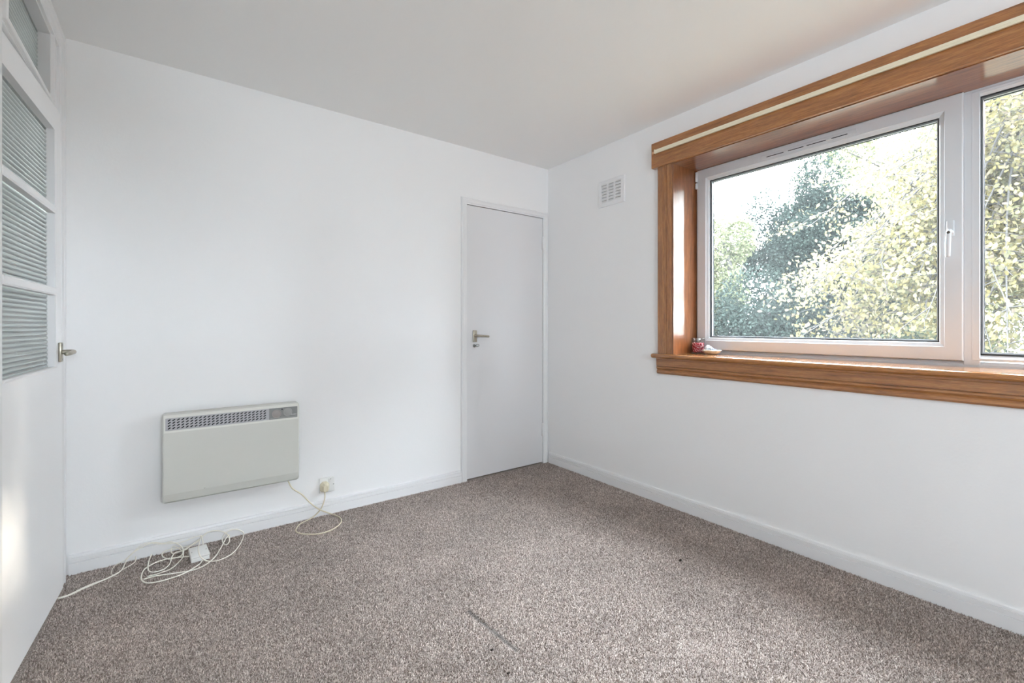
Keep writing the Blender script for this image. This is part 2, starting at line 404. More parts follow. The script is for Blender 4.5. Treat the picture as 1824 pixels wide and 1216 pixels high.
# hall beyond the glazed door
def hall():
    bm = nb(); box(bm, (-1.75, .6, 0), (-1.65, 3.9, H)); props(obj('wall_hall', bm, M['hall']), 'pale wall of the hall beyond the glazed door', kind='structure')
    bm = nb(); box(bm, (-1.65, .5, 0), (XC-.12, .6, H)); props(obj('wall_hall_near', bm, M['hall']), 'near end wall of the hall', kind='structure')
    bm = nb(); box(bm, (-1.65, 3.9, 0), (XC-.1, 4.0, H)); box(bm, (XC-.12, YA+.2, 0), (XC, 3.9, H)); props(obj('wall_hall_far', bm, M['hall']), 'far end wall of the hall', kind='structure')
    bm = nb(); box(bm, (-1.75, .5, H), (XC-.12, 4.0, H+.1)); box(bm, (XC-.12, YA+.1, H), (XC, 4.0, H+.1)); props(obj('ceiling_hall', bm, M['hall']), 'hall ceiling beyond the glazed door', kind='structure')
    bm = nb(); box(bm, (-1.75, .5, -.1), (XC-.14, 4.0, 0)); box(bm, (XC-.14, YA+.1, -.1), (XC, 4.0, 0)); props(obj('floor_hall', bm, M['hallfloor']), 'hall floor beyond the glazed door', kind='structure')
hall()
hl = bpy.data.lights.new('hall_fill_light', 'POINT'); ho = bpy.data.objects.new('hall_fill_light', hl); C.objects.link(ho)
hl.energy = 42; hl.color = (.92, 1, .98); hl.shadow_soft_size = .12; ho.location = (-1.1, 1.7, 2.1)  # unseen light added to brighten the ribbed panes from behind

# second window, added unseen behind the viewer to fill the room with daylight
w3 = empty('fill_window_3', (.4, YF-.05, 1.5), 'unseen window added in the wall behind the viewer for fill daylight', kind='structure')
bm = nb(); sweep_frame(bm, (0, .8, 1.25, 1.95), [(0, 0), (.03, 0), (.03, .06), (0, .06)], lambda u, v, w_: (u, YF-.02-w_, v)); obj('window_frame', bm, M['pvc'], w3)
bm = nb(); v_ = [bm.verts.new(p) for p in ((.02, YF-.05, 1.27), (.78, YF-.05, 1.27), (.78, YF-.05, 1.93), (.02, YF-.05, 1.93))]; bm.faces.new(v_); obj('glass_pane', bm, M['jarglass'], w3)
# baseboards
bprof = [(0, 0), (.015, 0), (.015, .051), (.0085, .052), (.0085, .0545), (.0135, .0555), (.0135, .073), (.0075, .0735), (.0075, .0755), (.0115, .077), (.009, .085), (.004, .0875), (0, .0875)]
bm = nb(); prism(bm, bprof, lambda u, v, t: (t, YA-u, v), XC+.02, 1.632)
props(obj('baseboard_back', bm, M['gloss']), 'white grooved skirting under the panel heater', kind='structure')
bm = nb(); prism(bm, bprof, lambda u, v, t: (XB-u, t, v), YF+.01, YA-.022)
props(obj('baseboard_right', bm, M['gloss']), 'white grooved skirting under the window', kind='structure')

# ---------------------------------------------------------------- far white cupboard door
d1 = empty('door_1', (2.04, YA, 0), 'plain white flush door in the room corner', kind='structure')
aprof = [(0, .0), (0, .012), (.008, .018), (.018, .0145), (.034, .0145), (.040, .011), (.0465, .011), (.0465, 0)]
bm = nb(); sweep_frame(bm, (DX0-.046, DX1+.046, 0, DZ1+.046), aprof, mapA, True)
obj('architrave', bm, M['gloss'], d1)
bm = nb(); box(bm, (DX0, YA+.052, 0), (DX0+.004, YA+.1, DZ1)); box(bm, (DX0, YA+.052, 0), (DX1, YA+.1, .002))
leaf0, leaf1 = DX0+.004, DX1-.003
bm.free(); bm = nb(); box(bm, (leaf0, YA-.004, .012), (leaf1, YA+.036, DZ1-.004), .0015, 1)
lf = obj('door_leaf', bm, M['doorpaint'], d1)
bm = nb(); box(bm, (DX0+.001, YA+.04, 0), (DX1-.001, YA+.05, DZ1-.001)); obj('door_stop', bm, mat('gap_shade_grey', (.22, .21, .20), .8), d1)  # dark grey stands for the shade in the gaps round the leaf
for z in (.222, 1.734):
    bm = nb()
    lathe(bm, [(0, 0), (.005, 0), (.005, .034), (.0045, .035), (.0045, .0365), (.005, .0375), (.005, .07), (.0045, .071), (.0045, .0725), (.005, .0735), (.005, .107), (0, .107)], (leaf1+.001, YA-.0085, z), 'Z', 12)
    box(bm, (leaf1-.013, YA-.0065, z+.002), (leaf1, YA-.004, z+.105)); obj('hinge', bm, M['gloss'], d1, True)
hx, hz = 1.748, 1.044
bm = nb(); box(bm, (hx-.0185, YA-.014, hz-.045), (hx+.0155, YA-.004, hz+.040), .004, 3)
hd = obj('door_handle', bm, M['metal'], lf, True); props(hd, 'worn nickel handle')
bm = nb()
tube(bm, fillet([(hx-.004, YA-.012, hz+.002), (hx-.003, YA-.042, hz+.001), (hx+.012, YA-.054, hz), (hx+.05, YA-.055, hz-.002), (hx+.092, YA-.053, hz-.005)], 6), lambda t: .0095-.002*t, 12)
lv = obj('door_lever', bm, M['metal'], lf, True)
bm = nb(); lathe(bm, [(0, 0), (.011, 0), (.011, .003), (.008, .005), (0, .005)], (hx-.006, YA-.009, .972), 'Y', 20); obj('escutcheon', bm, M['steel'], lf, True)
bm = nb(); tube(bm, [(hx-.006, YA-.006, .973), (hx-.006, YA-.028, .973)], .0024, 8)
tube(bm, fillet([(hx-.006, YA-.028, .976), (hx+.004, YA-.033, .984), (hx+.016, YA-.034, .982), (hx+.018, YA-.033, .971), (hx+.006, YA-.031, .966), (hx-.006, YA-.028, .970)], 5), .0024, 8)
props(obj('door_key', bm, M['steel'], None, True), 'small steel key standing in the lock below the lever handle of the plain white door', 'key')

# ---------------------------------------------------------------- left glazed door, frame and fanlight
d2 = empty('door_2', (XC, 2.3, 0), 'white frame around the tall glazed door and fanlight', kind='structure')
FY0, FY1, FZ1 = 1.885, 2.668, 2.292
bm = nb(); sweep_frame(bm, (PY0, PY1, 0, PZ1), [(0, -.12), (0, .0), (.018, .0), (.018, -.12)], mapC, True)
box(bm, (XC-.1, PY0+.018, 2.0075), (XC-.0025, PY1-.018, 2.012), .002, 1)
obj('door_frame', bm, M['gloss'], d2)
ap = [(0, .0), (0, .016), (.006, .020), (.022, .020), (.028, .017), (.045, .0155), (.060, .0145), (.066, .010), (.072, .0085), (.072, .0)]
bm = nb(); sweep_frame(bm, (PY0-.060, PY1+.060, 0, PZ1+.052), ap, mapC, True); obj('architrave', bm, M['gloss'], d2)
def ribbed(y0, y1, z0, z1, x, pitch=.0168, amp=.0032, th=.004):
    """reeded glass sheet: horizontal half-round ribs on the room side"""
    bm = nb(); n = max(2, round((z1-z0)/pitch)); p = (z1-z0)/n; prof = []
    for i in range(n):
        for k in range(7):
            t = k/7; prof.append((x+amp*math.sin(math.pi*t), z0+(i+t)*p))
    prof.append((x, z1))
    back = [(x-th, z1), (x-th, z0)]
    prism(bm, prof+back, lambda u, v, t: (u, t, v), y0, y1); return bm
# fanlight casement
w2 = empty('window_2', (XC, 2.28, 2.17), 'fixed fanlight of ribbed glass above the glazed door', kind='structure')
bm = nb(); sweep_frame(bm, (PY0+.02, PY1-.02, 2.0, PZ1-.02), [(0, -.06), (0, -.001), (.085, -.001), (.092, -.006), (.104, -.036), (.104, -.06)], lambda u, v, w_: (XC+w_, u, v))
bm.free(); bm = nb()
def framerect(bm, y0, y1, z0, z1, oy0, oy1, oz0, oz1, x0, x1):
    box(bm, (x0, y0, z0), (x1, oy0, z1)); box(bm, (x0, oy1, z0), (x1, y1, z1)); box(bm, (x0, oy0, z0), (x1, oy1, oz0)); box(bm, (x0, oy0, oz1), (x1, oy1, z1))
framerect(bm, PY0+.018, PY1-.018, 2.0088, PZ1-.018, 1.975, 2.567, 2.011, 2.285, XC-.055, XC-.0005)
obj('fanlight_frame', bm, M['gloss'], w2)
bm = nb(); sweep_frame(bm, (1.945, 2.597, 2.012, 2.315), [(0, -.002), (0, .006), (.004, .009), (.010, .009), (.016, .004), (.020, -.002)], mapC); obj('glazing_bead', bm, M['gloss'], w2)
obj('glass_pane', ribbed(1.965, 2.577, 2.0095, 2.292, XC-.039), M['reeded'], w2)

# the leaf is built flat, hinge at local origin, then swung a little into the room
DW = .752; DT = .040; LH = 1.990
dl = empty('glazed_door', (-.4165, 1.9025, .014), 'tall white door with ribbed glass panes standing slightly ajar at the left edge', 'door')
dl.rotation_euler = (0, math.radians(-.25), math.radians(-2.75))
def lobj(name, bm, m, parent, smooth=False):     # local coordinates of the leaf
    bmesh.ops.recalc_face_normals(bm, faces=bm.faces)
    me = bpy.data.meshes.new(name); bm.to_mesh(me); bm.free(); me.materials.append(m)
    if smooth: me.polygons.foreach_set('use_smooth', [True]*len(me.polygons))
    o = bpy.data.objects.new(name, me); C.objects.link(o); o.parent = parent; return o
gy0, gy1, gz0, gz1 = .092, DW-.086, .935, 1.893
# stiles and rails with the glazed opening cut clean; face at x=0, back at x=-DT
bm = nb()
framerect(bm, 0, DW, 0, LH, gy0, gy1, gz0, gz1, -DT, 0)
bmesh.ops.remove_doubles(bm, verts=bm.verts, dist=1e-5)
lobj('door_panel', bm, M['leafpaint'], dl)
for zb in (1.240, 1.570):
    bm = nb(); prism(bm, [(-.022, -.015), (0.001, -.015), (.004, -.010), (.004, .010), (.001, .015), (-.022, .015)], lambda u, v, t: (u, t, zb+v), gy0, gy1+.002)
    lobj('glazing_bar', bm, M['leafpaint'], dl)
zs = [gz0, 1.240, 1.570, gz1]
for i in range(3):
    a, b = zs[i]+(.012 if i else -.006), zs[i+1]-(.012 if i < 2 else -.006)
    lobj('glass_pane', ribbed(gy0-.006, gy1+.006, a, b, -.0265), M['reeded'], dl)
# lower rail moulding
bm = nb(); prism(bm, [(-.02, -.004), (.003, -.004), (.005, .002), (0, .006), (-.02, .006)], lambda u, v, t: (u, t, gz0-.004+v), gy0, gy1); lobj('glazing_bead', bm, M['leafpaint'], dl)
for side in (1, -1):
    s = 0 if side == 1 else -DT
    hy, hzz = DW-.036, .992
    bm = nb(); box(bm, (s, hy-.0165, hzz-.040), (s+.0095*side, hy+.0165, hzz+.040), .003, 2)
    pb = lobj('handle_plate', bm, M['metal'], dl, True)
    bm = nb()
    tube(bm, fillet([(s+.007*side, hy+.003, hzz), (s+.034*side, hy+.002, hzz+.001), (s+.046*side, hy-.012, hzz+.001), (s+.049*side, hy-.045, hzz), (s+.046*side, hy-.085, hzz-.003), (s+.040*side, hy-.102, hzz-.004)], 6), lambda t: .0098-.0025*t, 12)
    lobj('door_lever', bm, M['metal'], dl, True)
    for zz in (-.030, .030):
        bm = nb(); lathe(bm, [(0, 0), (.0034, 0), (.003, .0012), (0, .0014)] if side == 1 else [(0, 0), (.0034, 0), (.003, -.0012), (0, -.0014)], (s+.0094*side, hy, hzz+zz), 'X', 10); lobj('screw', bm, M['steel'], pb, True)

# ---------------------------------------------------------------- window
XS = 2.678     # sash face
XF = 2.694     # outer frame face
w1 = empty('window_1', (XF, .45, WZ0), 'wide white plastic window with one tilting sash and one fixed pane', kind='structure')
MUL = .372
bm = nb()
mapF = lambda u, v, w_: (XF+w_, u, v)
# outer frame: perimeter + mullion
FB = .947
sweep_frame(bm, (WY0, WY1, FB-.03, WZ1), [(0, 0), (.034, 0), (.046, .012), (.050, .07), (0, .07)], mapF)
box(bm, (XF-.0012, MUL-.018, FB), (XF+.07, MUL+.031, WZ1-.02), .002, 1)
obj('window_frame', bm, M['pvc'], w1)
# opening sash
SY0, SY1, SZ0, SZ1 = .402, 1.622, .966, 2.106
mapS = lambda u, v, w_: (XS+w_, u, v)
bm = nb(); sweep_frame(bm, (SY0, SY1, SZ0, SZ1), [(0, .004), (.004, 0), (.058, 0), (.0595, .003), (.074, .010), (.078, .016), (.078, .06), (0, .06)], mapS)
sash = obj('sash', bm, M['pvc'], w1)
# rubber seal + spacer + glass
def glazing(y0, y1, z0, z1, xf, parent):
    bm = nb(); sweep_frame(bm, (y0-.002, y1+.002, z0-.002, z1+.002), [(0, 0), (.0055, 0), (.0055, .004), (0, .004)], lambda u, v, w_: (xf+w_, u, v)); obj('seal', bm, M['seal'], parent)
    bm = nb(); sweep_frame(bm, (y0-.002, y1+.002, z0-.002, z1+.002), [(0, .010), (.011, .010), (.011, .022), (0, .022)], lambda u, v, w_: (xf+w_, u, v)); obj('spacer_bar', bm, M['spacer'], parent)
    bm = nb(); sweep_frame(bm, (y0-.002, y1+.002, z0-.002, z1+.002), [(0, .027), (.0125, .027), (.0125, .031), (0, .031)], lambda u, v, w_: (xf+w_, u, v)); obj('outer_seal', bm, M['seal'], parent)
    bm = nb(); v = [bm.verts.new((xf+.006, a, b)) for a, b in ((y0-.004, z0-.004), (y1+.004, z0-.004), (y1+.004, z1+.004), (y0-.004, z1+.004))]; bm.faces.new(v)
    v = [bm.verts.new((xf+.024, a, b)) for a, b in ((y0-.004, z0-.004), (y0-.004, z1+.004), (y1+.004, z1+.004), (y1+.004, z0-.004))]; bm.faces.new(v)
    obj('glass_pane', bm, M['glass'], parent)
glazing(SY0+.078, SY1-.078, SZ0+.078, SZ1-.078, XS+.016, sash)
# fixed light: beads straight on the frame
bm = nb(); sweep_frame(bm, (WY0+.036, .3815, .968, 2.098), [(0, .0), (.004, -.002), (.010, -.001), (.024, .012), (.026, .02), (0, .02)], mapF)
bead = obj('glazing_bead', bm, M['pvc'], w1)
glazing(WY0+.063, .3550, .9945, 2.0715, XF+.010, bead)
# trickle vent on the sash head
bm = nb(); vz = 2.070
box(bm, (XS-.005, .775, vz-.011), (XS, 1.225, vz+.011), .0024, 2); 
vent = obj('trickle_vent', bm, M['pvc'], sash)
bm = nb()
for a, b in ((.835, .93), (.955, 1.045)): box(bm, (XS-.0062, a-.03, vz-.0055), (XS-.0048, b-.02, vz-.0015))
for a, b in ((.812, .885), (.905, 1.002), (1.018, 1.085), (1.105, 1.195)): pass
bm.free(); bm = nb()
for a, b in ((.812, .880), (.905, .993), (1.008, 1.082), (1.105, 1.195)): box(bm, (XS-.0060, a, vz-.0058), (XS-.0045, b, vz-.0022))
obj('vent_slot', bm, M['dark'], sash)
for yy in (.893, 1.094):
    bm = nb(); box(bm, (XS-.0095, yy-.011, vz-.007), (XS-.004, yy+.011, vz+.001), .0015, 2); obj('vent_slider', bm, M['pvc'], sash)
# handle
hy = .440
bm = nb(); box(bm, (XS-.010, hy-.0125, 1.497), (XS, hy+.0125, 1.567), .004, 3)
wh = obj('window_handle', bm, M['pvc'], sash, True)
bm = nb(); lathe(bm, [(0, 0), (.011, 0), (.011, -.022), (.008, -.026), (0, -.026)], (XS-.008, hy, 1.516), 'X', 18)
tube(bm, fillet([(XS-.026, hy, 1.524), (XS-.036, hy+.001, 1.505), (XS-.040, hy+.002, 1.46), (XS-.038, hy+.003, 1.408)], 6), lambda t: .0098-.003*abs(t-.55), 12)
obj('handle_lever', bm, M['pvc'], sash, True)
bm = nb(); lathe(bm, [(0, 0), (.0062, 0), (.0058, -.005), (0, -.006)], (XS-.040, hy+.001, 1.512), 'X', 12); obj('lock_button', bm, M['lock'], sash, True)
# friction hinge covers at the far jamb
for z0, z1 in ((2.035, 2.098), (1.99, 2.028)):
    bm = nb(); box(bm, (XS-.006, SY1-.004, z0), (XS+.01, SY1+.010, z1), .002, 2); lathe(bm, [(0, 0), (.004, 0), (.004, z1-z0-.004), (0, z1-z0-.004)], (XS-.006, SY1+.004, z0+.002), 'Z', 10); obj('hinge', bm, M['pvc'], sash, True)

# ---------------------------------------------------------------- hardwood window surround
t1 = empty('trim_1', (XB, .45, .8), 'varnished brown hardwood surround framing the window', kind='structure')
CX = XB-.022
# side casing (far side) with grooves and the deep reveal lining
def casing(y_in, sgn, name):
    yo = lambda d: y_in+sgn*d
    prof = [(0, 0), (0, .020), (.003, .0225), (.030, .0225), (.0315, .0165), (.033, .0225), (.046, .0225), (.048, .0190), (.056, .0190), (.062, .0225), (.094, .0225), (.100, .019), (.104, .010), (.104, 0)]
    bm = nb(); prism(bm, prof, lambda u, v, t: (XB-v, yo(u), t), .9435, 2.110); obj('side_casing', bm, M['wood_z'], t1)
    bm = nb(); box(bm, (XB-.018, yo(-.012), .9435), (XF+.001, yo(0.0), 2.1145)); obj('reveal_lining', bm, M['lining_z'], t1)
casing(1.645, 1, ''); casing(WY0-.008, -1, '')
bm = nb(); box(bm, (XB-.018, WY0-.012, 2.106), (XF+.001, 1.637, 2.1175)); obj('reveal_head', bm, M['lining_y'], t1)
bm = nb(); box(bm, (XB-.034, WY0-.16, 2.110), (XB, 1.782, 2.268), .003, 2); obj('head_board', bm, M['wood_y'], t1)
# sill with bullnose, and moulded apron
bm = nb(); pr = [(XF+.002, .943), (XB-.045, .943)]
for k in range(9):
    a = math.pi/2+math.pi*k/8; pr.append((XB-.043+.0145*math.cos(a), .9285+.0145*math.sin(a)))
pr += [(XB-.02, .914), (XF+.002, .914)]
prism(bm, pr, lambda u, v, t: (u, t, v), WY0-.0, 1.637)
pn = [p for p in pr if p[0] < XB]; pn = [(XB-.0005, .943)]+pn[0:]+[(XB-.0005, .914)]
prism(bm, pn, lambda u, v, t: (u, t, v), 1.637, 1.762); prism(bm, pn, lambda u, v, t: (u, t, v), WY0-.125, WY0)
lathe(bm, [(0, -.0145), (.008, -.0128), (.013, -.006), (.0145, 0), (.013, .006), (.008, .0128), (0, .0145)], (XB-.043, 1.762, .9285), 'Z', 16)
tube(bm, [(XB-.043, 1.762, .9285), (XB-.002, 1.762, .9285)], .0145, 16)
obj('window_sill', bm, M['wood_sill'], t1)
bm = nb(); apf = [(0, .914), (.026, .914), (.026, .905), (.023, .902), (.023, .866), (.017, .864), (.017, .862), (.023, .860), (.023, .852), (.014, .842), (.019, .834), (.019, .824), (.012, .816), (0, .814)]
prism(bm, apf, lambda u, v, t: (XB-u, t, v), WY0-.105, 1.752); obj('apron', bm, M['wood_y'], t1)
# curtain track on the head board
ct = empty('curtain_track', (XB-.034, .45, 2.207), 'cream plastic curtain track running along the wooden head board', 'curtain track')
fx = XB-.034
bm = nb(); prism(bm, [(0, -.010), (.006, -.010), (.006, -.012), (.014, -.012), (.014, -.004), (.0125, -.002), (.014, 0), (.014, .010), (.006, .010), (.006, .008), (0, .008)], lambda u, v, t: (fx-u, t, 2.207+v), WY0-.14, 1.748); obj('rail', bm, M['track'], ct)
bm = nb(); box(bm, (fx-.016, 1.744, 2.194), (fx, 1.752, 2.221), .003, 2); obj('end_stop', bm, M['track'], ct, True)
bm = nb(); lathe(bm, [(0, 0), (.009, 0), (.008, -.006), (0, -.008)], (fx-.0, 1.764, 2.206), 'X', 14); obj('screw', bm, M['brass'], ct, True)

# ---------------------------------------------------------------- wall vent
v = empty('wall_vent', (XB, 2.135, 2.055), 'square white louvred air vent high on the wall left of the window', 'vent')
bm = nb(); sweep_frame(bm, (2.018, 2.252, 1.963, 2.148), [(0, 0), (0, .007), (.004, .010), (.024, .012), (.026, .010), (.026, 0)], mapB)
cols = [(2.046, 2.099), (2.110, 2.161), (2.172, 2.224)]
for a, b in ((2.044, 2.0475), (2.098, 2.111), (2.160, 2.173), (2.2225, 2.226)): box(bm, (XB-.011, a, 1.985), (XB-.004, b, 2.126))
obj('vent_frame', bm, M['gloss'], v)
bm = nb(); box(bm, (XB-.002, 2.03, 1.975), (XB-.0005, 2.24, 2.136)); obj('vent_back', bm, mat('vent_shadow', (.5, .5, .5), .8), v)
for a, b in cols:
    for k in range(7):
        z = 1.990+k*.0215
        bm = nb(); prism(bm, [(.003, z+.014), (.004, z+.0155), (.0115, z+.002), (.0115, z-.003), (.010, z-.003)], lambda u, vv, t: (XB-u, t, min(vv, 2.127)), a, b); obj('louvre', bm, M['gloss'], v)

# ---------------------------------------------------------------- panel heater
X0, X1, Z0, Z1, YH = -.052, .551, .262, .692, 2.722
h = empty('panel_heater', ((X0+X1)/2, YA, Z0), 'pale grey electric panel heater mounted on the white wall', 'heater')
def rrect(x0, x1, z0, z1, r, n=5):
    p = []
    for cx_, cz_, a0 in ((x1-r, z1-r, 0), (x0+r, z1-r, 90), (x0+r, z0+r, 180), (x1-r, z0+r, 270)):
        for k in range(n+1):
            a = math.radians(a0+90*k/n); p.append((cx_+r*math.cos(a), cz_+r*math.sin(a)))
    return p
ZB = .306     # below this line the front slopes back
def loopat(bm, ins, y, slope=0):
    vs_ = []
    for x, z in rrect(X0+ins, X1-ins, Z0+ins, Z1-ins, .014-ins*.5):
        yy = y+(slope*(ZB-z) if z < ZB else 0); vs_.append(bm.verts.new((x, yy, z)))
    return vs_
bm = nb(); Ls = [loopat(bm, .004, YA-.030), loopat(bm, 0, YA-.034), loopat(bm, 0, YH+.008, .12), loopat(bm, .002, YH+.002, .12), loopat(bm, .006, YH, .12)]
for a, b in zip(Ls, Ls[1:]):
    n = len(a)
    for k in range(n): bm.faces.new((a[k], a[(k+1) % n], b[(k+1) % n], b[k]))
bm.faces.new(Ls[0])
obj('casing', bm, M['heater'], h, False)
# front skin: panels around the grille opening, made as one faceted sheet
GX0, GX1, GZ0, GZ1 = X0+.012, X1-.010, .612, .672
bm = nb()
def q(pts, mi=0):
    f = bm.faces.new([bm.verts.new(p) for p in pts]); f.material_index = mi
yb = YH+.12*(ZB-Z0-.006)
xi0, xi1, zi0, zi1 = X0+.006, X1-.006, Z0+.006, Z1-.006
box(bm, (xi0, YH-.0005, ZB), (xi1, YH+.006, GZ0-.010)); box(bm, (xi0, YH-.0005, GZ1+.0), (xi1, YH+.006, zi1), mi=1)
box(bm, (xi0, YH-.0005, GZ0-.010), (xi1, YH+.006, GZ0), mi=1)
box(bm, (xi0, YH-.0005, GZ0), (GX0, YH+.006, GZ1), mi=1); box(bm, (GX1, YH-.0005, GZ0), (xi1, YH+.006, GZ1), mi=1)
prism(bm, [(YH-.0005, ZB), (YH+.006, ZB), (YH+.016, zi0), (YH+.0085, zi0)], lambda u, vv, t: (t, u, vv), xi0, xi1)
obj('front_panel', bm, [M['heater'], M['heater_rim']], h)
# grille with slanted slots cut through
gx1 = .402
bm = nb(); NC, NR = 24, 4; cw = (gx1-.012-GX0-.006)/NC; ch = (GZ1-GZ0-.008)/NR; gy = YH+.003
for i in range(NC):
    for j in range(NR):
        xa = GX0+.006+i*cw; za = GZ0+.004+j*ch
        cor = [(xa, za), (xa+cw, za), (xa+cw, za+ch), (xa, za+ch)]
        mx_, mz = xa+cw/2, za+ch/2; s = .0028
        dx_, dz_ = .83, .557; hl_, ht_ = .0064, .0027; hol = [(mx_-dx_*hl_+dz_*ht_, mz-dz_*hl_-dx_*ht_), (mx_+dx_*hl_+dz_*ht_, mz+dz_*hl_-dx_*ht_), (mx_+dx_*hl_-dz_*ht_, mz+dz_*hl_+dx_*ht_), (mx_-dx_*hl_-dz_*ht_, mz-dz_*hl_+dx_*ht_)]
        cv = [bm.verts.new((a, gy, b)) for a, b in cor]; hv = [bm.verts.new((a, gy, b)) for a, b in hol]; hb = [bm.verts.new((a, gy+.005, b)) for a, b in hol]
        for k in range(4):
            k2 = (k+1) % 4
            bm.faces.new((cv[k], cv[k2], hv[k2], hv[k])); bm.faces.new((hv[k], hv[k2], hb[k2], hb[k]))
for a in ((GX0, GZ0, GX0+.006, GZ1), (gx1-.012, GZ0, gx1, GZ1), (GX0+.006, GZ0, gx1-.012, GZ0+.004), (GX0+.006, GZ1-.004, gx1-.012, GZ1)):
    bm.faces.new([bm.verts.new(p) for p in ((a[0], gy, a[1]), (a[2], gy, a[1]), (a[2], gy, a[3]), (a[0], gy, a[3]))])
obj('grille', bm, M['grille'], h)
bm = nb(); box(bm, (GX0, YH+.009, GZ0), (gx1, YH+.012, GZ1)); obj('grille_void', bm, M['dark'], h)
bm = nb(); box(bm, (gx1, YH+.0025, GZ0), (GX1, YH+.009, GZ1)); cp = obj('control_panel', bm, M['panel'], h)
for dx, mt, r_ in ((.437, 'dialred', .019), (.492, 'dial', .019)):
    bm = nb(); lathe(bm, [(r_+.004, .0), (r_+.004, -.0008), (r_+.001, -.0012), (r_, -.0005), (r_-.003, -.0022), (0, -.0026)], (dx, YH+.0025, .640 if dx < .46 else .645), 'Y', 28); obj('dial', bm, M[mt], cp, True)
bm = nb(); lathe(bm, [(.0035, 0), (.0035, -.001), (0, -.001)], (.4645, YH+.0025, .662), 'Y', 14); obj('indicator', bm, M['dark'], cp)
bm = nb(); box(bm, (gx1+.006, YH+.0012, .6165), (GX1-.004, YH+.003, .6195)); obj('cover_lip', bm, M['dial'], cp)
def text(body, size, mat_, parent, loc, rot, name='lettering', ext=.0003):
    cu = bpy.data.curves.new('tmp_text', 'FONT'); cu.body = body; cu.size = size; cu.extrude = ext; cu.align_x = 'CENTER'; cu.align_y = 'CENTER'; cu.resolution_u = 2
    to = bpy.data.objects.new('tmp_text', cu); C.objects.link(to)
    me = bpy.data.meshes.new_from_object(to.evaluated_get(bpy.context.evaluated_depsgraph_get()))
    bpy.data.objects.remove(to); bpy.data.curves.remove(cu)
    me.name = name; me.materials.clear()
    me.transform(Matrix.Translation(loc) @ Euler(rot).to_matrix().to_4x4())
    return link_mesh(name, me, mat_, parent)
text('Dimplex', .0082, M['print'], cp, (.5225, YH+.0018, .6295), (math.pi/2, 0, 0))
for a_, b_, c_, d_ in ((X0+.0005, X0+.03, .28, .40), (X1-.09, X1-.06, .30, .62), (X0+.06, X0+.09, .30, .62)):
    bm = nb(); box(bm, (a_, YA-.034, c_), (b_, YA-.0005, d_)); obj('wall_bracket', bm, M['steel'], h)
bm = nb(); box(bm, (.112, YH-.0012, .3085), (.119, YH-.0004, .3095)); obj('paint_chip', bm, M['dark'], h)

